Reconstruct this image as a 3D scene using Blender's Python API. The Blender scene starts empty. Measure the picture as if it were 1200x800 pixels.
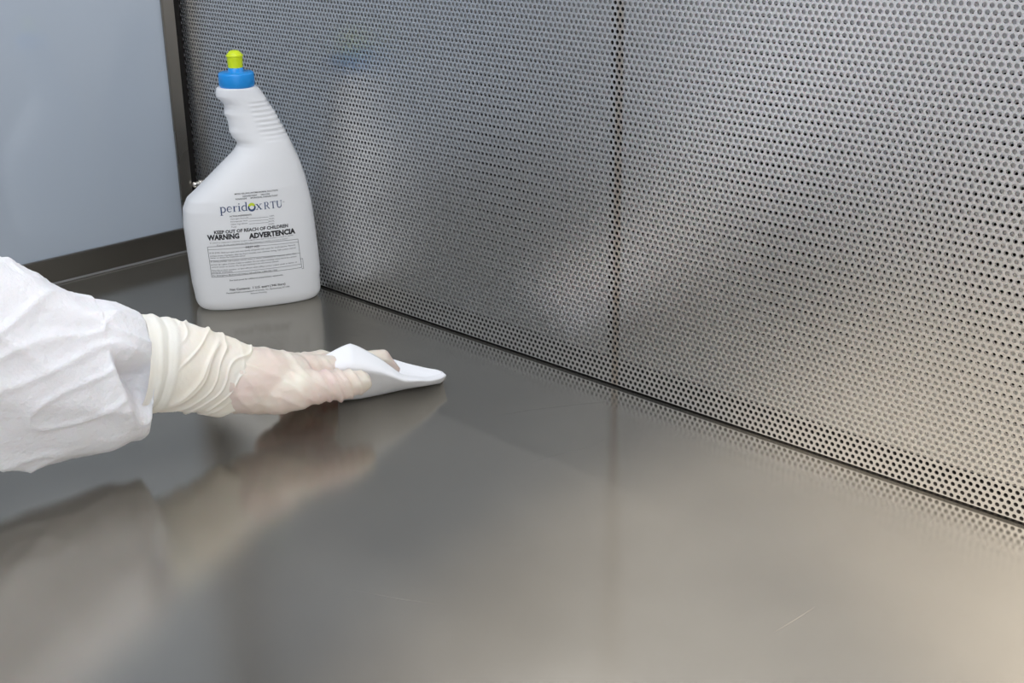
import bpy, bmesh, math, random
import numpy as np
from mathutils import Vector, Matrix, noise

random.seed(7); np.random.seed(7)
scn = bpy.context.scene
COL = scn.collection

# ------------------------------------------------------------------ camera
F = 1530.64                                   # focal length in pixels of a 1200 px wide frame
CAM = np.array([1.228, -0.748, 0.4035])
M = np.array([[0.7116756370257314, 0.7023811253322323, -0.013361977437722116],
              [0.23653902551619918, -0.2574921868621269, -0.9368815630125327],
              [-0.6614885313230049, 0.663595154052519, -0.34939146304131047]])   # right, down, forward
cd = bpy.data.cameras.new('camera'); cam = bpy.data.objects.new('camera', cd); COL.objects.link(cam)
cd.sensor_width = 36; cd.lens = F / 1200 * 36; cd.clip_start = .01
cam.matrix_world = Matrix(((M[0][0], -M[1][0], -M[2][0], CAM[0]), (M[0][1], -M[1][1], -M[2][1], CAM[1]),
                           (M[0][2], -M[1][2], -M[2][2], CAM[2]), (0, 0, 0, 1)))
scn.camera = cam

# ------------------------------------------------------------------ world and exposure
w = bpy.data.worlds.new('world'); scn.world = w; w.use_nodes = True
bg = w.node_tree.nodes['Background']; bg.inputs[0].default_value = (.95, .97, 1, 1); bg.inputs[1].default_value = 1.5
vs = scn.view_settings
vs.view_transform = 'Standard'; vs.look = 'None'; vs.gamma = 1; vs.use_curve_mapping = False; vs.exposure = 0.08

# added warm spot; its cone edge shapes the bright pool on the right
sl = bpy.data.lights.new('added_spot', 'SPOT'); sl.energy = 500; sl.color = (1, .86, .68)
sl.spot_size = math.radians(18.8); sl.spot_blend = .32; sl.shadow_soft_size = .05
so = bpy.data.objects.new('added_spot', sl); COL.objects.link(so); so.location = (1.25, -1.6, 1.4)
so.rotation_euler = (Vector((1.02, -.25, 0)) - Vector(so.location)).to_track_quat('-Z', 'Y').to_euler()

# ------------------------------------------------------------------ helpers
def tag(o, label=None, cat=None, group=None, kind=None):
    if label: o['label'] = label
    if cat: o['category'] = cat
    if group: o['group'] = group
    if kind: o['kind'] = kind
    return o
def link(name, me, mat=None, parent=None, smooth=False):
    o = bpy.data.objects.new(name, me); COL.objects.link(o)
    if mat is not None and len(me.materials) == 0: me.materials.append(mat)
    if parent is not None: o.parent = parent
    if smooth: me.polygons.foreach_set('use_smooth', [True] * len(me.polygons))
    return o
def empty(name, loc=(0, 0, 0), rz=0):
    o = bpy.data.objects.new(name, None); COL.objects.link(o); o.location = loc; o.rotation_euler.z = rz
    o.empty_display_size = .02
    return o
def mesh(name, V, Fc):
    me = bpy.data.meshes.new(name); me.from_pydata([tuple(v) for v in V], [], Fc); me.update(); return me
def box(name, lo, hi, mat, parent=None, bevel=0.0):
    bm = bmesh.new()
    vs_ = [bm.verts.new((x, y, z)) for x in (lo[0], hi[0]) for y in (lo[1], hi[1]) for z in (lo[2], hi[2])]
    for f in ((0, 1, 3, 2), (4, 6, 7, 5), (0, 4, 5, 1), (2, 3, 7, 6), (0, 2, 6, 4), (1, 5, 7, 3)):
        bm.faces.new([vs_[i] for i in f])
    if bevel: bmesh.ops.bevel(bm, geom=bm.edges[:], offset=bevel, segments=2, affect='EDGES')
    me = bpy.data.meshes.new(name); bm.to_mesh(me); bm.free()
    return link(name, me, mat, parent)
def lathe(name, prof, mat, parent=None, n=48, flutes=0, smooth=True):
    V = []; Fc = []
    for r, z in prof:
        for k in range(n):
            a = 2 * math.pi * k / n; V.append((r * math.cos(a), r * math.sin(a), z))
    for i in range(len(prof) - 1):
        for k in range(n):
            Fc.append((i*n+k, i*n+(k+1) % n, (i+1)*n+(k+1) % n, (i+1)*n+k))
    Fc.append(tuple(range(n))[::-1]); Fc.append(tuple((len(prof)-1)*n+k for k in range(n)))
    return link(name, mesh(name, V, Fc), mat, parent, smooth)
def loft(name, rings, mat, parent=None, cap=True, smooth=True):
    n = len(rings[0]); V = [p for r in rings for p in r]; Fc = []
    for i in range(len(rings) - 1):
        for k in range(n):
            Fc.append((i*n+k, i*n+(k+1) % n, (i+1)*n+(k+1) % n, (i+1)*n+k))
    if cap:
        Fc.append(tuple(range(n))[::-1]); Fc.append(tuple((len(rings)-1)*n+k for k in range(n)))
    return link(name, mesh(name, V, Fc), mat, parent, smooth)
def ray(x, y): return M.T @ np.array([(x - 600) / F, (y - 400) / F, 1])
def on_floor(x, y, z=0):
    d = ray(x, y); return CAM + d * (z - CAM[2]) / d[2]
def sstep(a, b, x):
    t = np.clip((x - a) / (b - a), 0, 1); return t * t * (3 - 2 * t)
def nz(x, y, z=0.0): return noise.noise(Vector((x, y, z)))

# ------------------------------------------------------------------ materials
def material(name, build):
    m = bpy.data.materials.new(name); m.use_nodes = True
    nt = m.node_tree; b = nt.nodes['Principled BSDF']; build(nt, b); return m
def N_(nt, t, **kw):
    n = nt.nodes.new(t)
    for k, v in kw.items():
        if isinstance(k, str) and hasattr(n, k): setattr(n, k, v)
    return n
def simple(name, col, rough=.5, metal=0, **kw):
    def bld(nt, b):
        b.inputs['Base Color'].default_value = (*col, 1); b.inputs['Roughness'].default_value = rough
        b.inputs['Metallic'].default_value = metal
        for k, v in kw.items(): b.inputs[k.replace('_', ' ')].default_value = v
    return material(name, bld)
def coords(nt, scale=(1, 1, 1)):
    tc = nt.nodes.new('ShaderNodeTexCoord'); mp = nt.nodes.new('ShaderNodeMapping')
    mp.inputs['Scale'].default_value = scale; nt.links.new(tc.outputs['Object'], mp.inputs[0]); return mp.outputs[0]
def noise_node(nt, vec, scale, detail=3, rough=.5):
    n = nt.nodes.new('ShaderNodeTexNoise'); n.inputs['Scale'].default_value = scale
    n.inputs['Detail'].default_value = detail; n.inputs['Roughness'].default_value = rough
    nt.links.new(vec, n.inputs['Vector']); return n.outputs['Fac']
def maprange(nt, val, a, b, c, d):
    n = nt.nodes.new('ShaderNodeMapRange'); nt.links.new(val, n.inputs[0])
    for i, v in enumerate((a, b, c, d)): n.inputs[i+1].default_value = v
    return n.outputs[0]
def mathn(nt, op, a, b):
    n = nt.nodes.new('ShaderNodeMath'); n.operation = op
    for i, v in enumerate((a, b)):
        if isinstance(v, (int, float)): n.inputs[i].default_value = v
        else: nt.links.new(v, n.inputs[i])
    return n.outputs[0]
def ramp(nt, val, stops):
    n = nt.nodes.new('ShaderNodeValToRGB'); nt.links.new(val, n.inputs[0]); e = n.color_ramp.elements
    while len(e) < len(stops): e.new(.5)
    for el, (p, c) in zip(e, stops): el.position = p; el.color = (*c, 1)
    return n.outputs[0]
def bump(nt, b, h, strength, dist):
    n = nt.nodes.new('ShaderNodeBump'); n.inputs['Strength'].default_value = strength
    n.inputs['Distance'].default_value = dist; nt.links.new(h, n.inputs['Height']); nt.links.new(n.outputs[0], b.inputs['Normal'])
    return n

def gloss(nt, r):
    g = nt.nodes.new('ShaderNodeBsdfAnisotropic'); g.distribution = 'BECKMANN'; g.inputs['Roughness'].default_value = r
    return g
def b_floor(nt, b):
    # brushed steel: a clear lobe over a broad, scratched one
    vec = coords(nt)
    grain = noise_node(nt, coords(nt, (14, 420, 1)), 3.0, 4, .6)
    cloud = noise_node(nt, vec, 7, 4, .6)
    tc = nt.nodes.new('ShaderNodeTexCoord'); sx = nt.nodes.new('ShaderNodeSeparateXYZ'); nt.links.new(tc.outputs['Object'], sx.inputs[0])
    wob = noise_node(nt, vec, 9, 2)
    # dried film left in front of the freshly wiped strip along the back
    yy = mathn(nt, 'ADD', sx.outputs[1], mathn(nt, 'MULTIPLY', mathn(nt, 'SUBTRACT', wob, .5), .012))
    film = maprange(nt, yy, -.131, -.135, 0, 1)
    film = mathn(nt, 'MULTIPLY', film, mathn(nt, 'MULTIPLY', maprange(nt, sx.outputs[0], .50, .53, 0, 1), maprange(nt, sx.outputs[0], .66, .78, 1, 0)))
    nt.nodes.remove(b)
    g1 = gloss(nt, .2); g2 = nt.nodes.new('ShaderNodeBsdfDiffuse')
    col = ramp(nt, cloud, [(.25, (.355, .335, .30)), (.75, (.40, .38, .34))]); nt.links.new(col, g1.inputs['Color'])
    g2.inputs['Color'].default_value = (.66, .63, .57, 1)
    r1 = mathn(nt, 'ADD', maprange(nt, grain, .2, .8, .145, .175), mathn(nt, 'MULTIPLY', film, .04))
    nt.links.new(r1, g1.inputs['Roughness'])
    mx = nt.nodes.new('ShaderNodeMixShader')
    nt.links.new(mathn(nt, 'ADD', maprange(nt, cloud, .3, .7, .056, .072), mathn(nt, 'MULTIPLY', film, .028)), mx.inputs[0])
    nt.links.new(g1.outputs[0], mx.inputs[1]); nt.links.new(g2.outputs[0], mx.inputs[2])
    out = nt.nodes['Material Output']; nt.links.new(mx.outputs[0], out.inputs[0])
    bn = bump(nt, g1, grain, .04, .0003); nt.links.new(bn.outputs[0], g2.inputs['Normal'])
m_floor = material('work_surface_steel', b_floor)

def b_perf(nt, b):
    vec = coords(nt)
    cl = noise_node(nt, vec, 5, 3)
    nt.nodes.remove(b); g1 = gloss(nt, .28); g2 = nt.nodes.new('ShaderNodeBsdfDiffuse')
    sx = nt.nodes.new('ShaderNodeSeparateXYZ'); tc = nt.nodes.new('ShaderNodeTexCoord'); nt.links.new(tc.outputs['Object'], sx.inputs[0])
    near = maprange(nt, mathn(nt, 'ABSOLUTE', mathn(nt, 'SUBTRACT', sx.outputs[0], .5987), 0), .002, .0048, .65, 0)       # rusty stain along the seam
    near = mathn(nt, 'MULTIPLY', near, maprange(nt, noise_node(nt, coords(nt), 60, 3), .3, .7, .45, 1))
    mc = nt.nodes.new('ShaderNodeMix'); mc.data_type = 'RGBA'; nt.links.new(near, mc.inputs['Factor'])
    nt.links.new(ramp(nt, cl, [(.3, (.68, .68, .68)), (.7, (.73, .728, .725))]), mc.inputs['A']); mc.inputs['B'].default_value = (.46, .34, .22, 1)
    nt.links.new(mc.outputs['Result'], g1.inputs['Color'])
    g2.inputs['Color'].default_value = (.66, .66, .66, 1)
    nt.links.new(maprange(nt, cl, .3, .7, .28, .33), g1.inputs['Roughness'])
    mx = nt.nodes.new('ShaderNodeMixShader'); mx.inputs[0].default_value = .025
    g3 = gloss(nt, .5); g3.inputs['Color'].default_value = (.74, .74, .74, 1)            # worn, broader sheen
    m3 = nt.nodes.new('ShaderNodeMixShader'); m3.inputs[0].default_value = .30; nt.links.new(mc.outputs['Result'], g3.inputs['Color'])
    nt.links.new(g1.outputs[0], m3.inputs[1]); nt.links.new(g3.outputs[0], m3.inputs[2])
    nt.links.new(m3.outputs[0], mx.inputs[1]); nt.links.new(g2.outputs[0], mx.inputs[2])
    nt.links.new(mx.outputs[0], nt.nodes['Material Output'].inputs[0])
m_perf = material('perforated_steel', b_perf)
def b_plain(c, r):
    def f(nt, b):
        nt.nodes.remove(b); g = gloss(nt, r); g.inputs['Color'].default_value = (c, c, c, 1); nt.links.new(g.outputs[0], nt.nodes['Material Output'].inputs[0])
    return f
m_back = material('backing_steel', b_plain(.80, .40))
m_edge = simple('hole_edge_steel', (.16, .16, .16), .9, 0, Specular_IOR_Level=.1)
m_void = simple('void_shade', (.012, .010, .009), .9)  # near-black colour puts in the shade behind the sheet and in the corner gap
m_tan = simple('seam_brown', (.16, .10, .05), .6)
def b_panel(nt, b):
    b.inputs['Base Color'].default_value = (.44, .50, .58, 1); b.inputs['IOR'].default_value = 1.7; b.inputs['Roughness'].default_value = .12
    nt.links.new(maprange(nt, noise_node(nt, coords(nt), 8, 2), .3, .7, .05, .08), b.inputs['Roughness'])
m_panel = material('grey_glazed_panel', b_panel)
def b_frame(nt, b):
    b.inputs['Metallic'].default_value = 1; b.inputs['Base Color'].default_value = (.30, .28, .25, 1)
    nt.links.new(maprange(nt, noise_node(nt, coords(nt), 12, 3), .3, .7, .25, .36), b.inputs['Roughness'])
m_frame = material('frame_steel', b_frame)
m_chrome = simple('bolt_steel', (.7, .68, .64), .18, 1)
def b_bottle(nt, b):
    b.inputs['Base Color'].default_value = (.93, .94, .96, 1); b.inputs['Roughness'].default_value = .32
    t = nt.nodes.new('ShaderNodeBsdfTranslucent'); t.inputs[0].default_value = (.92, .93, .94, 1)
    mx = nt.nodes.new('ShaderNodeMixShader'); mx.inputs[0].default_value = .25
    nt.links.new(b.outputs[0], mx.inputs[1]); nt.links.new(t.outputs[0], mx.inputs[2]); nt.links.new(mx.outputs[0], nt.nodes['Material Output'].inputs[0])
m_bottle = material('white_plastic', b_bottle)
m_blue = simple('blue_plastic', (.006, .26, .72), .35)
m_green = simple('lime_plastic', (.62, .76, .008), .4)
m_ink = simple('black_ink', (.012, .012, .016), .5)
m_greyink = simple('grey_ink', (.09, .09, .10), .5)
m_navy = simple('navy_ink', (.03, .06, .16), .5)
m_lime_ink = simple('lime_ink', (.55, .66, .03), .5)
def b_cloth(nt, b):
    b.inputs['Base Color'].default_value = (.82, .815, .845, 1); b.inputs['Roughness'].default_value = .65
    b.inputs['Subsurface Weight'].default_value = .08
    h1 = noise_node(nt, coords(nt), 38, 5, .62); h2 = noise_node(nt, coords(nt), 220, 3, .6)
    h = mathn(nt, 'ADD', h1, mathn(nt, 'MULTIPLY', h2, .22)); bump(nt, b, h, .5, .006)
m_coverall = material('white_coverall_fabric', b_cloth)
def b_glove(nt, b):
    vec = coords(nt)
    c = ramp(nt, noise_node(nt, vec, 26, 3), [(.34, (.74, .60, .55)), (.52, (.76, .66, .58)), (.66, (.80, .76, .66))])
    nt.links.new(c, b.inputs['Base Color']); b.inputs['Roughness'].default_value = .38
    b.inputs['Subsurface Weight'].default_value = .12
    bump(nt, b, noise_node(nt, coords(nt, (1, .6, 1.4)), 90, 4, .55), .35, .0025)
m_glove = material('latex_over_hand', b_glove)
def b_cuff(nt, b):
    c = ramp(nt, noise_node(nt, coords(nt), 30, 3), [(.35, (.85, .79, .69)), (.65, (.86, .82, .76))])
    nt.links.new(c, b.inputs['Base Color']); b.inputs['Roughness'].default_value = 1.0
    b.inputs['Subsurface Weight'].default_value = .08
    bump(nt, b, noise_node(nt, coords(nt), 70, 4, .55), .3, .003)
m_cuff = material('latex_cuff', b_cuff)
def b_wipe(nt, b):
    b.inputs['Base Color'].default_value = (.84, .85, .88, 1); b.inputs['Roughness'].default_value = .8
    bump(nt, b, noise_node(nt, coords(nt), 420, 2), .25, .0006)
m_wipe = material('wipe_fabric', b_wipe)
def b_shell(nt, b):
    b.inputs['Metallic'].default_value = 1; b.inputs['Base Color'].default_value = (.55, .55, .56, 1)
    nt.links.new(maprange(nt, noise_node(nt, coords(nt), 6, 2), .3, .7, .35, .5), b.inputs['Roughness'])
m_shell = material('cabinet_steel', b_shell)
m_roomfloor = simple('room_floor_vinyl', (.42, .42, .43), .5)

# ------------------------------------------------------------------ the setting: inside of a steel cabinet
X1, Y1, ZT = 1.55, -.62, .80
fl = box('floor', (-.03, Y1, -.02), (X1, .0005, 0), m_floor); tag(fl, 'brushed steel work surface of the cabinet', kind='structure')

# perforated back sheet: real holes on a staggered 4.76 mm grid
PITCH, ROW, RAD, TH = .0047625, .0041245, .00156, .0009
def perforated(name, x0, z0, nx, nz_, staggered, rad, th, walls, mat, parent=None, seg=12):
    ang = (np.arange(seg) + .5) * 2 * np.pi / seg
    cx, cz = np.meshgrid(np.arange(nx) * PITCH + x0, np.arange(nz_) * ROW + z0)
    if staggered: cx = cx + (np.arange(nz_) % 2)[:, None] * PITCH / 2
    c = np.stack([cx.ravel(), cz.ravel()], 1)
    hw, hh = PITCH / 2, ROW / 2                       # rectangular cell, clipped outline
    dirs = np.stack([np.cos(ang), np.sin(ang)], 1)
    sc = np.minimum(hw / np.maximum(abs(dirs[:, 0]), 1e-9), hh / np.maximum(abs(dirs[:, 1]), 1e-9))
    outer = dirs * sc[:, None]
    ca = math.atan2(hh, hw)                           # snap the nearest ray to each true corner
    for sa, sx, sz in ((ca, 1, 1), (math.pi-ca, -1, 1), (math.pi+ca, -1, -1), (2*math.pi-ca, 1, -1)):
        outer[np.argmin(abs(ang - sa))] = (sx * hw, sz * hh)
    inner = dirs * rad
    k = len(c); nv = seg * (3 if walls else 2)
    V = np.zeros((k, nv, 3))
    V[:, :seg, 0] = c[:, None, 0] + outer[None, :, 0]; V[:, :seg, 2] = c[:, None, 1] + outer[None, :, 1]
    V[:, seg:2*seg, 0] = c[:, None, 0] + inner[None, :, 0]; V[:, seg:2*seg, 2] = c[:, None, 1] + inner[None, :, 1]
    if walls:
        V[:, 2*seg:, :] = V[:, seg:2*seg, :]; V[:, 2*seg:, 1] = th
    i = np.arange(seg); j = (i + 1) % seg
    Q = np.stack([i, j, seg + j, seg + i], 1)
    if walls: Q = np.concatenate([Q, np.stack([seg + i, seg + j, 2*seg + j, 2*seg + i], 1)])
    Fc = (Q[None] + (np.arange(k) * nv)[:, None, None]).reshape(-1, 4)
    me = bpy.data.meshes.new(name); nf = len(Fc)
    me.vertices.add(k * nv); me.vertices.foreach_set('co', V.reshape(-1))
    me.loops.add(nf * 4); me.loops.foreach_set('vertex_index', Fc.reshape(-1).astype(np.int32))
    me.polygons.add(nf); me.polygons.foreach_set('loop_start', np.arange(nf, dtype=np.int32) * 4)
    me.polygons.foreach_set('loop_total', np.full(nf, 4, dtype=np.int32)); me.update(calc_edges=True)
    me.shade_flat()
    o = link(name, me, mat, parent)
    if walls:
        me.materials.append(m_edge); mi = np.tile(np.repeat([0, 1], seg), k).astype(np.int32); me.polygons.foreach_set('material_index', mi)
    return o
NX, NZ = 240, 84
wb = perforated('wall_back', .003, .0035 + .0008, NX, NZ, True, RAD, TH, True, m_perf)
tag(wb, 'perforated steel back wall of the cabinet', kind='structure')
zt = .0035 + NZ * ROW
DEP = .010
SEAM = .5987 - .0084
xb = SEAM - .0065
b1 = perforated('backing_sheet', xb - 125 * PITCH, .022, 125, 79, False, .00105, 0, False, m_back, wb, 10); b1.location.y = DEP
b2 = perforated('backing_sheet', SEAM + .0065, .022, 120, 79, False, .00105, 0, False, m_back, wb, 10); b2.location.y = DEP
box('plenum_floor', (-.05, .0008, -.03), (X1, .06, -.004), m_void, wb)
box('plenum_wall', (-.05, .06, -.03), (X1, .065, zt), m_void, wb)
box('upper_panel', (0, 0, zt + .001), (X1, .004, ZT), m_shell, wb)
# fine scratches in the work surface
m_scratch = simple('scratched_steel', (.30, .285, .26), .5, .5)
for pts in ([(578, 488), (620, 480.5), (680, 473.5), (735, 468.5)], [(616, 543.5), (650, 534), (690, 524), (716, 513)], [(905, 742), (930, 727), (955, 711)],
            [(408, 690), (470, 702), (520, 709)], [(585, 640), (600, 638), (612, 640)]):
    P3 = [on_floor(*p) for p in pts]; VV = []
    for i in range(25):
        t = i / 24 * (len(P3) - 1); k = min(int(t), len(P3) - 2); c = P3[k] * (1 - (t - k)) + P3[k+1] * (t - k); wv = .00014 * math.sin(math.pi * i / 24) + .00003
        d = P3[k+1] - P3[k]; d /= np.linalg.norm(d); VV += [c + np.array([-d[1], d[0], 0]) * wv + [0, 0, .00006], c - np.array([-d[1], d[0], 0]) * wv + [0, 0, .00006]]
    link('scratch', mesh('scratch', VV, [(2*i, 2*i+1, 2*i+3, 2*i+2) for i in range(24)]), m_scratch, fl)
# left side: glazed grey panel in a steel frame
wl = box('wall_left', (-.012, Y1, .0), (-.001, -.010, ZT), m_panel); tag(wl, 'pale blue grey glossy side wall of the cabinet', kind='structure')
t1 = box('trim_1', (-.0008, Y1, .0), (.004, -.0215, .0265), m_frame, None, .0008); tag(t1, 'dark steel rail along the foot of the side wall', kind='structure')
t2 = box('trim_2', (-.0008, -.0215, .0), (.0035, -.0075, ZT), m_frame, None, .0008); tag(t2, 'dark steel corner post beside the perforated wall', kind='structure')
t3 = box('trim_3', (.004, Y1, .0), (.0062, -.0075, .0022), m_shell, None, .0008); tag(t3, 'thin bright steel bead where rail meets work surface', kind='structure')
t4 = box('gap_shade_strip', (-.012, -.0074, .0), (-.004, .05, ZT), m_void); tag(t4, 'near-black strip painting the shade of the corner gap beside the post', kind='structure')  # strip stands in for the shade of an open gap
wr = box('wall_right', (X1, Y1, 0), (X1 + .01, .05, ZT), m_shell); tag(wr, 'steel right side wall of the cabinet', kind='structure')
ce = box('ceiling', (0, -.50, ZT), (X1, .05, ZT + .01), m_shell); tag(ce, 'steel cabinet ceiling', kind='structure')
gf = box('room_floor', (-1.5, -3.2, -.93), (3, .3, -.90), m_roomfloor); tag(gf, 'grey laboratory floor below the cabinet', kind='structure')
m_roomwall = simple('room_wall_paint', (.50, .51, .53), .7)
rw = box('wall_front', (-1.5, -3.25, -.90), (3, -3.2, 1.8), m_roomwall); tag(rw, 'plain painted laboratory wall facing the cabinet', kind='structure')
rl = box('wall_far_left', (-1.55, -3.2, -.90), (-1.5, .3, 1.8), m_roomwall); tag(rl, 'plain painted laboratory wall left of the cabinet', kind='structure')
cb = box('cabinet_base', (-.03, Y1, -.90), (X1, .05, -.0205), m_shell); tag(cb, 'steel base under the work surface', kind='structure')

# cabinet lamp in the ceiling
def lamp_fixture():
    e = empty('ceiling_lamp', (.75, -.30, ZT)); tag(e, 'long fluorescent lamp fixed under the cabinet ceiling', 'lamp')
    box('housing', (-.62, -.07, -.03), (.62, .07, -.0005), m_shell, e)
    me = simple('lamp_glow', (1, 1, 1), .5); b = me.node_tree.nodes['Principled BSDF']
    b.inputs['Emission Color'].default_value = (.93, .96, 1, 1); b.inputs['Emission Strength'].default_value = 8.0
    box('diffuser', (-.60, -.06, -.036), (.60, .06, -.0302), me, e)
lamp_fixture()

# ------------------------------------------------------------------ bolt in the corner
bo = empty('wall_bolt', (.0065, 0, .0725)); tag(bo, 'small round steel bolt in the lower corner of the perforated wall', 'bolt')
h = lathe('washer', [(.0052, 0), (.0052, .0012), (.0045, .0018)], m_chrome, bo, 24); h.rotation_euler.x = math.pi / 2
h = lathe('head', [(.0036, .0017), (.0040, .003), (.0039, .0055), (.0032, .0075), (.0018, .0088), (.0004, .0092)], m_chrome, bo, 24); h.rotation_euler.x = math.pi / 2

# ------------------------------------------------------------------ the bottle
PHI = math.radians(64)
bd = np.array([math.cos(PHI), math.sin(PHI), 0]); bn = np.array([math.sin(PHI), -math.cos(PHI), 0])
BB = .029
front = on_floor(297, 363); bc = front - bn * BB
bot = empty('squeeze_bottle', tuple(bc), PHI)
tag(bot, 'white plastic squeeze bottle with blue cap and lime spout, standing on steel', 'bottle')
hf = np.array([M[2][0], M[2][1], 0]); hf /= np.linalg.norm(hf); hr = np.array([hf[1], -hf[0], 0])
def sil(px, py):                                  # silhouette pixel -> (x across, z) in the upright plane through the bottle
    d = ray(px, py); t = ((bc - CAM) @ hf) / (d @ hf); q = CAM + d * t
    return (q - bc) @ hr, q[2]
cosr = float(bd @ hr); sinr = math.sqrt(1 - cosr ** 2)
L = [(254, 101), (252.9, 107), (253.2, 112), (257.5, 116.5), (261.5, 121), (262.8, 126), (262.2, 132.7), (265, 137.5), (267.6, 146.9), (267.8, 153.6), (271.5, 160.4), (276, 166), (276.5, 170), (272, 178), (232.6, 218.9), (222.5, 228.5), (218.6, 240), (219.2, 258.5), (223.6, 290), (229.2, 326), (232.6, 341)]
Rr = [(298, 101), (302, 104), (310.2, 116.5), (319.2, 131), (328.2, 148), (336.1, 163.7), (348.5, 193), (355, 214), (362, 245), (369.2, 301), (370.8, 318), (370.5, 328)]
Ls = np.array([sil(*q) for q in L])[::-1]; Rs = np.array([sil(*q) for q in Rr])[::-1]
ZTOP = min(Ls[-1, 1], Rs[-1, 1])
def half_depth(z):
    return float(np.interp(z, [0, .012, .07, .115, .14, .165, .185, ZTOP], [.0275, BB, BB, .0275, .0235, .0185, .0165, .0160]))
def section(z):
    xl = float(np.interp(z, Ls[:, 1], Ls[:, 0])); xr = float(np.interp(z, Rs[:, 1], Rs[:, 0]))
    b = half_depth(z)
    # silhouette half width -> true half width of the turned section
    s = (xr - xl) / 2; c = (xr + xl) / 2 / cosr
    a = math.sqrt(max(s * s - (b * sinr) ** 2, 1e-6)) / cosr
    if z < .010:                                  # rounded foot
        k = 1 - (z / .010); q = .0085 * (1 - math.sqrt(max(0, 1 - k * k)))
        a -= q; b -= q * .7
    return c, a, b
def expo(z): return float(np.interp(z, [0, .10, .15, ZTOP], [3.0, 2.8, 2.3, 2.0]))
zr0, zr1 = sil(312, 119)[1], sil(333, 163)[1]     # ribbed grip on the right shoulder
def bsurf(z, t):
    c, a, b = section(z); e = 2 / expo(z); ct, st = math.cos(t), math.sin(t)
    x = a * math.copysign(abs(ct) ** e, ct); y = b * math.copysign(abs(st) ** e, st)
    if zr1 < z < zr0 and ct > -.1:
        k = (z - zr1) / (zr0 - zr1); rib = .5 + .5 * math.cos(k * 8 * 2 * math.pi + math.pi)
        env = sstep(-.1, .25, ct)
        g = -.0011 * (1 - rib ** .6) * env
        l = math.hypot(x / a, y / b); x += g * x / a / l; y += g * y / b / l
    return (c + x, y, z)
NS = 96
zs = [0, .0004, .0012, .0025, .004, .006, .008, .010] + list(np.linspace(.013, ZTOP - .002, 170)) + [ZTOP - .0008, ZTOP]
rings = []
for z in zs:
    zz = z; r = [bsurf(zz, 2 * math.pi * k / NS) for k in range(NS)]
    if z == ZTOP:
        c = section(z)[0]; r = [((p[0] - c) * .95 + c, p[1] * .95, p[2]) for p in r]
    rings.append(r)
loft('body', rings, m_bottle, bot)
ncx = sil(276.5, 92)[0] / cosr
zc0, zc1 = ZTOP, sil(276, 84.5)[1]; rc = .0163
cap = lathe('cap', [(rc * .93, zc0 - .001), (rc * .97, zc0 + .0012), (rc, zc0 + .002), (rc, zc1 - .002), (rc * .97, zc1 - .0006), (rc * .90, zc1), (.0072, zc1), (.0068, zc1 + .004), (.006, zc1 + .0045)], m_blue, bot, 64)
cap.location.x = ncx
zg0 = zc1 + .0012; zg1 = sil(274, 59.5)[1]; hg = zg1 - zg0
sp = lathe('spout', [(.0066, zg0), (.0066, zg0 + .001), (.0072, zg0 + hg * .68), (.0073, zg0 + hg * .70), (.0079, zg0 + hg * .73), (.0079, zg0 + hg * .76), (.0045, zg0 + hg * .97), (.0035, zg1), (.001, zg1 + .0002)], m_green, bot, 48)
sp.location.x = ncx

# printing on the bottle -------------------------------------------------
def front_y(x, z):
    c, a, b = section(z); e = expo(z); q = min(.999, abs((x - c) / a))
    return -b * (1 - q ** e) ** (1 / e)
def face_px(px, py):                              # pixel -> (x, z) on the bottle's front face
    d = ray(px, py); lo, hi = .5, 2.0; best = None
    for t in np.linspace(.9, 1.6, 1400):
        q = CAM + d * t - bc; x, y, z = q @ bd, -(q @ bn), q[2]
        if z < .001 or z > ZTOP: continue
        if y >= front_y(x, z): return x, z
    return None
def wrap(name, me, mat, off=.00018):
    for v in me.vertices:
        x, z = v.co.x, v.co.y; v.co = (x, front_y(x, z) - off, z)
    return link(name, me, mat, bot)
def subdivide(me, maxlen):
    bm = bmesh.new(); bm.from_mesh(me)
    for _ in range(4):
        ed = [e for e in bm.edges if e.calc_length() > maxlen]
        if not ed: break
        bmesh.ops.subdivide_edges(bm, edges=ed, cuts=1, use_grid_fill=False)
    bmesh.ops.triangulate(bm, faces=bm.faces[:]); bm.to_mesh(me); bm.free()
DEPS = None
def text_mesh(s, bold=0.0):
    cu = bpy.data.curves.new('txt', 'FONT'); cu.body = s; cu.size = 1; cu.offset = bold; cu.resolution_u = 2
    o = bpy.data.objects.new('txt', cu); COL.objects.link(o)
    dg = bpy.context.evaluated_depsgraph_get(); me = bpy.data.meshes.new_from_object(o.evaluated_get(dg))
    bpy.data.objects.remove(o); return me
def text_line(name, s, p0, p1, hpx, mat, bold=0.0):
    """letters spanning pixel p0..p1 (baseline ends) on the front face, cap height hpx"""
    x0, z0 = face_px(*p0); x1, z1 = face_px(*p1); xm = (p0[0] + p1[0]) / 2; ym = (p0[1] + p1[1]) / 2
    xa, za = face_px(xm, ym); xb_, zb = face_px(xm, ym - hpx); hgt = abs(zb - za)
    me = text_mesh(s, bold); vx = [v.co.x for v in me.vertices]
    a, b = min(vx), max(vx); kx = (x1 - x0) / (b - a); kz = hgt / .72; zmid = (z0 + z1 + za) / 3
    for v in me.vertices: v.co = (x0 + (v.co.x - a) * kx, zmid + v.co.y * kz, 0)
    subdivide(me, .004)
    return wrap(name, me, mat)
T = 'printed_text'
text_line(T, 'MOLD KILLING ANTIMICROBIAL SOLUTION', (275, 228.2), (325.5, 223.5), 1.7, m_ink, .02)
text_line(T, 'DISINFECTANT      VIRUCIDE', (284.5, 230.6), (316, 227.8), 1.6, m_ink, .02)
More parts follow.
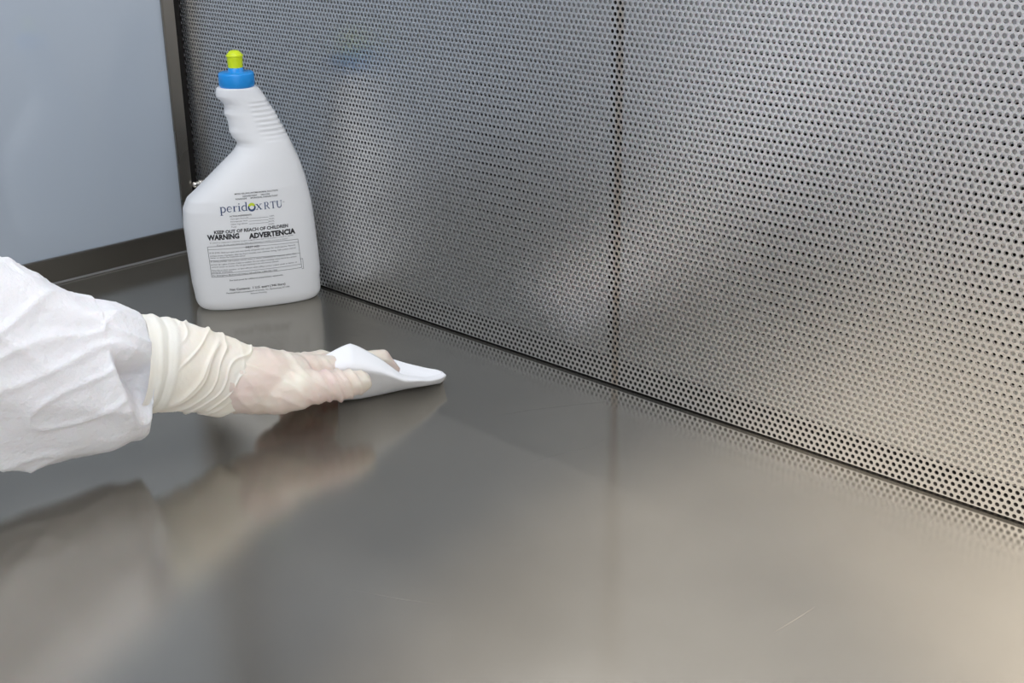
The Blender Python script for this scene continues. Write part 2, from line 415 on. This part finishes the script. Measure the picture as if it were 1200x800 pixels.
text_line(T, 'FUNGICIDE      SPORICIDAL DISINFECTANT', (276, 234.2), (325.5, 229.6), 1.7, m_ink, .02)
text_line(T, 'ACTIVE INGREDIENTS:', (269, 254.2), (295, 252.2), 1.7, m_ink, .02)
for i, (a, b, c) in enumerate((('Hydrogen Peroxide', 291, '4.40%'), ('Peroxyacetic Acid', 289.5, '0.23%'), ('Other Ingredients', 289.5, '95.37%'), ('Total', 276, '100.00%'))):
    y0 = 257.2 + i * 3.15; xs = 270 + i * .3
    text_line(T, a, (xs, y0), (b + i * .3, y0 - (b - xs) * .075), 1.6, m_greyink)
    text_line(T, c, (315.5 if len(c) < 6 else 314.5, y0 - 3.5), (321.3, y0 - 4.0), 1.6, m_greyink)
text_line(T, 'KEEP OUT OF REACH OF CHILDREN', (251, 274.2), (337.5, 266), 3.8, m_ink, .035)
text_line(T, 'WARNING', (243, 281.8), (280.5, 278.4), 5.9, m_ink, .05)
text_line(T, 'ADVERTENCIA', (291.8, 279.4), (346.2, 273), 6.1, m_ink, .05)
text_line(T, 'Si usted no entiende la etiqueta, busque a alguien para que se la explique a usted en detalle.', (246, 284.8), (344, 276.8), 1.5, m_greyink)
text_line(T, '(If you do not understand this label, find someone to explain it to you in detail.)', (254, 287.6), (337, 280.4), 1.5, m_greyink)
text_line(T, 'FIRST AID', (288, 290.6), (304, 289), 2.2, m_ink, .015)
para = ['IF IN EYES: Hold eye open and rinse slowly and gently with water for 15-20 minutes. Remove',
        'contact lenses, if present, after the first 5 minutes, then continue rinsing. Call a poison control',
        'center or doctor for treatment advice.',
        'IF SWALLOWED: Call a poison control center or doctor immediately for treatment advice. Have',
        'person sip a glass of water if able to swallow. Do not induce vomiting unless told to by a poison',
        'control center or doctor. Do not give anything to an unconscious person.',
        'Have the product container or label with you when calling a poison control center or doctor, or',
        'going for treatment.',
        'For Emergency Medical Information call toll-free: 1-800-222-1222']
wid = [1, 1, .41, 1, 1, .79, 1, .24, .76]
for i, s in enumerate(para):
    xa = 245.6 + i * .42; xe = 346 + i * .36; yl = 296.4 + i * 3.36; sl = -7.6 / 100
    xe = xa + (xe - xa) * wid[i]
    text_line(T, s, (xa, yl), (xe, yl + (xe - xa) * sl), 1.65, m_greyink, .006 if i < 8 else .015)
text_line(T, 'See back panel for additional precautionary statements.', (269, 328.6), (332, 323), 1.7, m_ink, .01)
text_line(T, 'Net Contents:  1 U.S. quart (.946 liters)', (269.5, 340), (334.5, 334), 2.5, m_ink, .02)
text_line(T, 'PeridoxRTU\u00ae is a trademark of Contec, Inc., Spartanburg, SC USA', (265.5, 343.6), (339.5, 336.8), 1.6, m_ink, .01)
text_line(T, 'Patents Pending', (294, 344.2), (312.5, 342.6), 1.6, m_ink)
def strokes(name, polys, mat):
    V = []; Fc = []
    for p in polys:
        i = len(V); V += [(x, z, 0) for x, z in p]; Fc.append(tuple(range(i, i + len(p))))
    me = mesh(name, V, Fc); subdivide(me, .003); return wrap(name, me, mat)
def bar(p, q, wd):
    (x0, z0), (x1, z1) = p, q; l = math.hypot(x1 - x0, z1 - z0); nx, nz2 = -(z1 - z0) / l * wd / 2, (x1 - x0) / l * wd / 2
    return [(x0 + nx, z0 + nz2), (x1 + nx, z1 + nz2), (x1 - nx, z1 - nz2), (x0 - nx, z0 - nz2)]
def line_px(pts, wd):
    P = [face_px(*p) for p in pts]; out = []
    for a, b in zip(P[:-1], P[1:]):
        n = 10
        for i in range(n):
            p = (a[0] + (b[0]-a[0])*i/n, a[1] + (b[1]-a[1])*i/n); q = (a[0] + (b[0]-a[0])*(i+1)/n, a[1] + (b[1]-a[1])*(i+1)/n)
            out.append(bar(p, q, wd))
    return out
strokes('printed_frame', line_px([(243, 289.2), (268, 287.4), (298, 285), (330, 281.9), (349, 279.9), (353.5, 313), (330, 316.5), (300, 320), (248.2, 324.6), (243, 289.2)], .00035)
        + line_px([(243.4, 292.5), (298, 288.3), (349.5, 283.2)], .0003) + line_px([(246, 305.5), (298, 301.3), (351.3, 296.3)], .0003)
        + line_px([(247.7, 320.8), (298, 316.4), (352.9, 309)], .0003) + line_px([(351.4, 303), (354.6, 302.7), (355.6, 314.2), (353.5, 314.4)], .0003), m_greyink)
strokes('printed_rule', sum([line_px([(291 + i * .3, 255.9 + i * 3.15), (314.5, 254 + i * 3.15)], .00025) for i in range(3)], []), m_greyink)
# serif lettering of the logo, drawn from strokes on a unit em (x height .48)
def arc(cx, cz, rx, rz, a0, a1, w0, w1, n=14):
    out = []; ps = []
    for i in range(n + 1):
        k = i / n; a = math.radians(a0 + (a1 - a0) * k); wd = w0 + (w1 - w0) * math.sin(math.pi * k)
        ps.append(((cx + (rx + wd / 2) * math.cos(a), cz + (rz + wd / 2) * math.sin(a)), (cx + (rx - wd / 2) * math.cos(a), cz + (rz - wd / 2) * math.sin(a))))
    for p, q in zip(ps[:-1], ps[1:]): out.append([p[0], q[0], q[1], p[1]])
    return out
S = .095
GL = {
 'p': (.52, [bar((.12, -.24), (.12, .48), S), bar((.02, -.24), (.24, -.24), .03), bar((.02, .465), (.12, .465), .03)] + arc(.25, .235, .19, .22, -150, 150, .03, .09)),
 'e': (.44, [bar((.05, .26), (.39, .26), .035)] + arc(.22, .24, .175, .22, 5, 320, .03, .085)),
 'r': (.36, [bar((.12, 0), (.12, .48), S), bar((.02, .015), (.24, .015), .03), bar((.02, .465), (.12, .465), .03)] + arc(.26, .32, .12, .13, 45, 170, .09, .03)),
 'i': (.26, [bar((.13, 0), (.13, .48), S), bar((.02, .015), (.25, .015), .03), bar((.03, .465), (.13, .465), .03)] + arc(.13, .64, .025, .025, 0, 360, .05, .05)),
 'd': (.52, [bar((.40, 0), (.40, .75), S), bar((.38, .015), (.5, .015), .03), bar((.30, .735), (.40, .735), .03)] + arc(.25, .235, .19, .22, 30, 330, .03, .09)),
 'x': (.50, [bar((.10, .48), (.40, 0), .08), bar((.39, .48), (.09, 0), .035), bar((.01, .465), (.2, .465), .03), bar((.31, .465), (.48, .465), .03), bar((.01, .015), (.18, .015), .03), bar((.3, .015), (.49, .015), .03)]),
 'R': (.56, [bar((.12, 0), (.12, .6), S), bar((.02, .015), (.23, .015), .03), bar((.02, .585), (.25, .585), .03), bar((.12, .3), (.25, .3), .03), bar((.26, .3), (.5, .0), .075)] + arc(.25, .443, .14, .145, -90, 90, .03, .085)),
 'T': (.52, [bar((.26, 0), (.26, .6), S), bar((.15, .015), (.37, .015), .03), bar((.02, .58), (.50, .58), .04), bar((.035, .6), (.035, .45), .03), bar((.485, .6), (.485, .45), .03)]),
 'U': (.58, [bar((.12, .2), (.12, .6), S), bar((.46, .2), (.46, .6), .035), bar((.02, .585), (.23, .585), .03), bar((.37, .585), (.56, .585), .03)] + arc(.29, .2, .17, .19, 180, 360, .07, .07)),
}
def word(name, s, p0, p1, em_px, mat, gap=.02):
    x0, z0 = face_px(*p0); x1, z1 = face_px(*p1)
    _, zt_ = face_px(p0[0], p0[1] - em_px); em = zt_ - z0
    tot = sum(GL[c][0] + gap for c in s); kx = (x1 - x0) / tot; out = []; cur = 0
    for c in s:
        wd, ps = GL[c]
        for p in ps: out.append([(x0 + (cur + u) * kx, z0 + (z1 - z0) * (cur + u) / tot + v * em) for u, v in p])
        cur += wd + gap
    return strokes(name, out, mat)
tag(word('logo_lettering', 'perid', (257.5, 249.2), (291, 246.5), 14.0, m_navy), 'navy blue serif lettering')
word('logo_lettering', 'x', (299.3, 245.8), (308.2, 245.0), 14.0, m_navy)
word('logo_lettering', 'RTU', (309.4, 245.2), (331.4, 242.4), 14.0, m_navy)
text_line(T, 'TM', (330.6, 237), (333.2, 236.7), 1.1, m_greyink)
ox, oz = face_px(295, 242.6)
strokes('logo_ring', arc(ox, oz, .0029, .0031, 155, 385, .0012, .0019), m_navy)
strokes('logo_ring', arc(ox, oz, .0026, .0028, 15, 165, .0018, .0026), m_lime_ink)

# ------------------------------------------------------------------ the person reaching in
AO = np.array([.475, -.18, 0]); AD = np.array([.217, .976, 0]); AD /= np.linalg.norm(AD); AN = np.array([AD[1], -AD[0], 0])
def arm_px(x, y, v=0.0):                          # pixel -> point in the upright plane of the arm, v nearer the camera
    d = ray(x, y); t = ((AO + AN * v - CAM) @ AN) / (d @ AN); return CAM + d * t
def uz(p): return np.array([(p - AO) @ AD, p[2]])
def w3(u, v, z): return AO + AD * u + AN * v + np.array([0, 0, z])
pers = empty('person', (.378, -.896, -.90)); tag(pers, 'person in white coverall and latex glove wiping the steel work surface', 'person')
def adopt(o):
    o.parent = pers; o.matrix_parent_inverse = Matrix.Translation((-.378, .896, .90)); return o

def tube_frames(pts, n):
    """pts: list of (u, z, half_height, half_width); smooth resample to n frames in the arm plane"""
    P = np.array(pts, float); s = np.concatenate([[0], np.cumsum(np.hypot(np.diff(P[:, 0]), np.diff(P[:, 1])))])
    q = np.linspace(0, s[-1], n); out = []
    def cr(col):                                  # Catmull-Rom through the stations
        dl = np.diff(P[:, col]) / np.diff(s); m = np.zeros(len(s)); m[0], m[-1] = dl[0], dl[-1]
        for i in range(1, len(s) - 1):
            m[i] = 2 * dl[i-1] * dl[i] / (dl[i-1] + dl[i]) if dl[i-1] * dl[i] > 0 else 0
        r = np.zeros(n)
        for i, x in enumerate(q):
            k = min(max(np.searchsorted(s, x) - 1, 0), len(s) - 2); hgt = s[k+1] - s[k]; t = (x - s[k]) / hgt
            r[i] = (2*t**3-3*t**2+1)*P[k, col] + (t**3-2*t*t+t)*hgt*m[k] + (-2*t**3+3*t*t)*P[k+1, col] + (t**3-t*t)*hgt*m[k+1]
        return r
    U, Z, H, W = (cr(c) for c in range(4))
    def sm(a_):
        kq = max(1, n // 14); pad = np.concatenate([2*a_[0]-a_[kq:0:-1], a_, 2*a_[-1]-a_[-2:-kq-2:-1]]); return np.convolve(pad, np.ones(2*kq+1)/(2*kq+1), 'valid')
    tu = np.gradient(sm(U)); tz = np.gradient(sm(Z)); l = np.hypot(tu, tz); tu /= l; tz /= l
    return q, U, Z, H, W, -tz, tu                # last two: normal in plane (du, dz), pointing up
def stations(lst, wk=.9):
    out = []
    for x, a, b in lst:
        A, B = uz(arm_px(x, a)), uz(arm_px(x, b)); c = (A + B) / 2; hgt = np.linalg.norm(A - B) / 2
        out.append((c[0], c[1], hgt, hgt * wk))
    return out

# sleeve: baggy, drawn in where it goes under the glove cuff
sl_st = [(-.51, .42, .080, .078), (-.46, .30, .082, .08), (-.40, .185, .085, .085), (-.33, .125, .080, .078)] + \
        stations([(0, 315, 546), (30, 326, 543), (60, 336, 538), (90, 345, 533), (120, 352, 525), (145, 362, 512)], .82)
sl_st += stations([(163, 370, 508)], .72)
cu_in = stations([(168, 376, 473), (178, 380, 470), (195, 388, 464)], .70)
sl_st += cu_in
q, U, Z, H, W, nu, nw = tube_frames(sl_st, 300)
smax = q[np.argmin(abs(U - sl_st[10][0]))]         # station where the bag ends
NSEG = 180; rings = []
for i in range(len(q)):
    r = []
    for k in range(NSEG):
        t = 2 * math.pi * k / NSEG; cv, sv = math.cos(t), math.sin(t)      # cv: towards camera, sv: up
        s = q[i]; d = s - smax
        f = .95 + .07 * sstep(-.045, -.008, d)
        # long soft folds running down the sleeve, and cross wrinkles near the cuff
        env = sstep(-.75, -.30, d)
        f += .075 * env * nz(s * 9 + 3, cv * 1.3, sv * 1.3 + 4)
        rid = 1 - abs(nz(s * 8 + sv * 1.6, cv * 1.1 + 9, sv * 1.1)) * 1.9
        f += .075 * env * (rid ** 3 if rid > 0 else 0)
        rid2 = 1 - abs(nz(s * 22 - sv * 2.0 + 20, cv * 1.7 + 2, sv * 1.7 + 1)) * 2.6
        f += .040 * env * (rid2 ** 3 if rid2 > 0 else 0)
        # the camera side is folded in ahead of the cuff
        front_in = sstep(.35, .9, cv) * sstep(-.62, -.3, sv) * (1 - sstep(.25, .6, sv))
        edge = -.020 - .020 * sv
        f *= 1 - .58 * front_in * sstep(edge - .003, edge + .004, d) * (1 - sstep(-.006, .004, d))
        f += .03 * front_in * math.exp(-((d - edge + .006) / .007) ** 2)
        hh = H[i] * f; ww = W[i] * f
        u = U[i] + nu[i] * sv * hh; z = Z[i] + nw[i] * sv * hh
        r.append(w3(u, cv * ww, z))
    rings.append(r)
slv = adopt(loft('sleeve', rings, m_coverall)); slv['label'] = 'baggy creased white coverall sleeve'

# glove: hand grown from tapered capsules, remeshed into one skin
def capsule(bm, a, b, ra, rb, n=20, hemi=5):
    a, b = Vector(a), Vector(b); ax = (b - a); L_ = ax.length; ax.normalize()
    e1 = ax.orthogonal().normalized(); e2 = ax.cross(e1); ringsv = []
    pr = [(-ra * math.cos(math.pi/2*i/hemi), ra * math.sin(math.pi/2*i/hemi)) for i in range(hemi + 1)]
    pr += [(L_ + rb * math.sin(math.pi/2*i/hemi), rb * math.cos(math.pi/2*i/hemi)) for i in range(hemi + 1)]
    for d, r in pr:
        r = max(r, 1e-5); ringsv.append([bm.verts.new(a + ax*d + (e1*math.cos(2*math.pi*k/n) + e2*math.sin(2*math.pi*k/n))*r) for k in range(n)])
    for p, s_ in zip(ringsv[:-1], ringsv[1:]):
        for k in range(n): bm.faces.new((p[k], p[(k+1) % n], s_[(k+1) % n], s_[k]))
    bm.faces.new(ringsv[0][::-1]); bm.faces.new(ringsv[-1])
def remeshed(name, bm, voxel, smooth_it, mat, post=None):
    me = bpy.data.meshes.new(name + '_src'); bmesh.ops.recalc_face_normals(bm, faces=bm.faces[:]); bm.to_mesh(me); bm.free()
    o = bpy.data.objects.new(name, me); COL.objects.link(o)
    md = o.modifiers.new('r', 'REMESH'); md.mode = 'VOXEL'; md.voxel_size = voxel
    ms = o.modifiers.new('s', 'SMOOTH'); ms.factor = .5; ms.iterations = smooth_it
    dg = bpy.context.evaluated_depsgraph_get(); m2 = bpy.data.meshes.new_from_object(o.evaluated_get(dg)); m2.name = name
    bpy.data.objects.remove(o)
    if post:
        nrm = [v.normal.copy() for v in m2.vertices]
        for v, n in zip(m2.vertices, nrm): v.co = v.co + n * post(v.co)
        m2.update()
    m2.materials.clear()
    return link(name, m2, mat, None, True)
MM = .00072                                       # metres per photo pixel at the hand
bm = bmesh.new()
def chain(pts):
    Q = [(arm_px(x, y, v), r * MM) for x, y, v, r in pts]
    for (p, r), (p2, r2) in zip(Q[:-1], Q[1:]): capsule(bm, p, p2, r, r2)
chain([(225, 433, 0, 31), (262, 440, 0, 33), (285, 445, 0, 34.5)])             # forearm inside the cuff
chain([(285, 446, .003, 34), (312, 446, .004, 34), (335, 444, .004, 29)])       # wrist and heel of the hand
chain([(325, 438, 0, 24), (362, 434, .0, 17), (384, 432, .0, 15)])              # index metacarpal
chain([(320, 438, -.014, 24), (355, 434, -.020, 18), (372, 432, -.022, 15)])    # middle
chain([(315, 442, -.026, 22), (345, 438, -.040, 16), (360, 436, -.042, 14)])
chain([(322, 455, .012, 27), (348, 455, .020, 22), (372, 453, .024, 16.5)])     # thumb ball
chain([(368, 453, .024, 17), (398, 451, .026, 15), (408, 450, .026, 14.0)])     # thumb
chain([(408, 449.5, .026, 14.0), (421, 448, .026, 12.5)])
chain([(384, 431, .0, 14), (428, 425, -.006, 12), (446, 421, -.008, 11.5), (457, 434, -.008, 10.5)])   # index bent over the wipe
def low(u0, u1, v, r):
    capsule(bm, w3(u0, v, .022), w3(u1, v - .002, .020), r, r * .95); capsule(bm, w3(u1, v - .002, .020), w3(u1 + .018, v - .002, .012), r * .95, r * .85)
low(-.005, .035, -.030, .0085); low(-.012, .028, -.048, .0082); low(-.02, .012, -.063, .0072)
def hand_folds(co):
    u, z = uz(np.array(co)); v = (np.array(co) - AO) @ AN
    a = nz(u * 70 + z * 60, z * 40, v * 40); b = 1 - abs(nz(u * 95 + z * 70 + 5, z * 30 + 2, v * 30)) * 2.4
    thumb = math.exp(-((u + .012) / .018) ** 2) * sstep(.0, .015, v)
    c = max(0, math.sin((u + .35 * z) * 2 * math.pi / .0085)) ** 2 * thumb
    return .0007 * a + .0011 * max(0, b) ** 2 + .0020 * c
glove = adopt(remeshed('glove', bm, .0016, 3, m_glove, hand_folds)); glove['label'] = 'thin latex glove with skin showing through'

cu_st = stations([(159, 371, 480), (166, 371, 480), (180, 373, 479.5), (200, 377.5, 479), (220, 383, 478.5), (240, 390, 477.5), (258, 396, 477), (274, 403, 479), (288, 409, 481), (294, 412, 481)], .86)
q, U, Z, H, W, nu, nw = tube_frames(cu_st, 170)
rings = []; rin = []
for i in range(len(q)):
    r = []; ri = []; k_ = q[i] / q[-1]
    for k in range(NSEG):
        t = 2 * math.pi * k / NSEG; cv, sv = math.cos(t), math.sin(t)
        # hem rolls near the open end, slanting folds in the middle, edge slanting back at the bottom
        f = 1.0
        f += .012 * math.exp(-(k_ / .02) ** 2)
        wv = k_ + .02 * nz(cv * 1.5, sv * 1.5, 3)
        f += .030 * math.exp(-((wv - .085) / .022) ** 2) - .022 * math.exp(-((wv - .14) / .016) ** 2) + .026 * math.exp(-((wv - .20) / .028) ** 2)
        ph = k_ * 5.0 - sv * .95 + .5 * nz(k_ * 3, cv, sv)
        rid = 1 - abs(nz(ph * 1.5, cv * .9 + 4, 1.5)) * 2.6
        mid = sstep(.18, .35, k_) * (1 - sstep(.86, .98, k_))
        f += .06 * mid * (max(0, rid) ** 3) + .03 * mid * nz(ph * 2.3 + 8, cv * 1.4, 2)
        f += .018 * math.exp(-((k_ - .80 + .05 * sv) / .018) ** 2)
        f = 1 + (f - 1) * 1.0
        cut = .10 * sstep(.2, -.9, sv) if False else 0
        hh, ww = H[i] * f + .0006, W[i] * f + .0006
        if k_ > .97: hh -= (k_ - .97) / .03 * .0018; ww -= (k_ - .97) / .03 * .0018
        shift = -.016 * (sstep(.2, 1, -sv) if sv < -.2 else 0) * sstep(.3, 1, k_)
        r.append(w3(U[i] + nu[i] * sv * hh + shift, cv * ww, Z[i] + nw[i] * sv * hh - .25 * shift * 0))
    rings.append(r)
inner = [[w3(*( (lambda p: (((p - AO) @ AD), ((p - AO) @ AN) * .95, p[2]))(np.array(p)))) for p in r] for r in rings[:30]]
def shrink(r, kf):
    c = np.mean(np.array(r), 0); return [c + (np.array(p) - c) * kf for p in r]
rings = [shrink(r, .955) for r in rings[1:40][::-1]] + [shrink(rings[0], .975)] + rings
cuff = loft('cuff', rings, m_cuff, None, cap=False)
cuff.parent = glove; cuff.matrix_parent_inverse = Matrix.Translation((-.378, .896, .90)) @ Matrix.Identity(4)
cuff.matrix_parent_inverse = Matrix.Identity(4); cuff['label'] = 'cream rolled and creased glove cuff'

# the rest of the person, just outside the picture
TB = np.array([.378, -.896, 0]); FW = np.array([.94, .342, 0]); RT = np.array([.342, -.94, 0])
def bl(r, f, z): return tuple(TB + RT * r + FW * f + np.array([0, 0, z]))
bm = bmesh.new()
def limb(a, b, ra, rb): capsule(bm, bl(*a), bl(*b), ra, rb, 20)
limb((0, -.05, .0), (0, -.03, .24), .15, .145); limb((-.075, -.05, -.02), (-.085, 0, .32), .125, .12); limb((.075, -.05, -.02), (.085, 0, .32), .125, .12)
limb((-.16, .03, .46), (.17, .03, .46), .08, .08); limb((0, -.03, .24), (0, .02, .44), .14, .11); limb((0, .02, .50), (0, .05, .60), .058, .058)
limb((0, .06, .65), (0, .05, .73), .092, .098)
capsule(bm, bl(-.17, .04, .46), tuple(w3(-.51, 0, .42)), .08, .08, 20)
limb((.19, .03, .45), (.235, .0, .17), .075, .065); limb((.235, 0, .17), (.225, .08, -.06), .062, .048); limb((.225, .08, -.06), (.22, .10, -.15), .04, .03)
for s_ in (-1, 1):
    limb((s_*.09, -.05, -.05), (s_*.10, -.03, -.42), .115, .085); limb((s_*.10, -.03, -.42), (s_*.10, -.06, -.80), .085, .06); limb((s_*.10, -.04, -.85), (s_*.11, .09, -.865), .045, .034)
cov = adopt(remeshed('coverall', bm, .011, 6, m_coverall)); cov['label'] = 'white hooded coverall'
m_skin = simple('skin', (.62, .42, .33), .5); m_mask = simple('mask_fabric', (.55, .68, .80), .8); m_lens = simple('eye_dark', (.05, .04, .035), .2)
bm = bmesh.new(); limb((0, .115, .65), (0, .115, .72), .055, .06); limb((0, .172, .695), (0, .180, .672), .010, .013)
fc = adopt(remeshed('face', bm, .006, 4, m_skin))
for s_ in (-1, 1):
    bm = bmesh.new(); limb((s_*.026, .166, .712), (s_*.034, .166, .712), .007, .007); me = bpy.data.meshes.new('eye'); bm.to_mesh(me); bm.free(); link('eye', me, m_lens, fc, True)
bm = bmesh.new(); limb((-.025, .137, .65), (.025, .137, .65), .044, .044); adopt(remeshed('face_mask', bm, .006, 4, m_mask))

# ------------------------------------------------------------------ the wipe under the fingers
def ctrl(px, py, v=None):
    if v is None: return on_floor(px, py, .0006)
    return arm_px(px, py, v)
rows = [
 # upper flap edge,      flap middle,            crease on the steel,   under sheet,            far edge
 [(379, 418, -.004), (386, 436, .010), (396, 469, .028), (385, 440, -.03), (352, 421, -.045)],
 [(410, 402.5, -.004), (413, 432, .014), (420, 467, .030), (410, 425, -.03), (385, 414, -.035)],
 [(441, 417, .004), (446, 437, .018), (448, 461.5, .030), (450, 436, -.012), (432, 413.5, -.035)],
 [(470, 437.5, .014), (474, 446, .022), (477, 455, .028), (484, 440, .0), (462, 421.5, -.025)],
 [(496, 442.5, .010), (500, 447, .018), (502, 451.2, .022), (507, 441, .004), (496, 430.5, -.012)],
 [(513, 439.5, .004), (517, 443, .010), (515, 448.6, .014), (519, 442, .006), (513, 433.5, -.004)],
 [(519, 437, .003), (522.5, 440, .006), (519, 446, .009), (522.5, 440, .006), (518.5, 436, .001)]]
V = []
for i_, r in enumerate(rows):
    for j, (x, y, v) in enumerate(r):
        p = arm_px(x, y, v)
        if j in (2, 3): p = on_floor(x, y, .0012)
        if j == 4: p = on_floor(x, y, (.014, .014, .011, .008, .006, .005, .0045)[i_])
        p[2] = max(p[2], .0012 if j else .004); V.append(p)
G = np.array(V).reshape(len(rows), 5, 3)
def cr_axis(A, sub, lin):                        # interpolate along axis 0, part straight, part Catmull-Rom
    n = len(A); out = []
    Ap = np.concatenate([[2*A[0]-A[1]], A, [2*A[-1]-A[-2]]])
    for i in range(n - 1):
        for k in range(sub):
            t = k / sub; p0, p1, p2, p3 = Ap[i:i+4]
            c = .5 * (2*p1 + (p2-p0)*t + (2*p0-5*p1+4*p2-p3)*t*t + (3*p1-p0-3*p2+p3)*t**3)
            out.append(lin * (p1*(1-t)+p2*t) + (1-lin) * c)
    out.append(A[-1]); return np.array(out)
G = cr_axis(G, 10, .55); G = cr_axis(G.transpose(1, 0, 2), 10, .35).transpose(1, 0, 2)
nu_, nv_ = G.shape[:2]
Fc = [(i*nv_+j, i*nv_+j+1, (i+1)*nv_+j+1, (i+1)*nv_+j) for i in range(nu_ - 1) for j in range(nv_ - 1)]
o = bpy.data.objects.new('wipe', mesh('wipe', G.reshape(-1, 3), Fc)); COL.objects.link(o)
k = o.modifiers.new('t', 'SOLIDIFY'); k.thickness = .0007; k.offset = 0
dg = bpy.context.evaluated_depsgraph_get(); me = bpy.data.meshes.new_from_object(o.evaluated_get(dg)); bpy.data.objects.remove(o); me.name = 'wipe'
c0 = on_floor(450, 455)
for v in me.vertices:
    q_ = v.co * 45; v.co.z = max(.0003, v.co.z + .0012 * noise.noise(q_) * min(1, v.co.z / .008)); v.co -= Vector((c0[0], c0[1], 0))
wp = link('cleaning_wipe', me, m_wipe, None, True); wp.location = (c0[0], c0[1], 0)
tag(wp, 'folded white cleaning wipe pressed on the steel by the gloved hand', 'wipe')
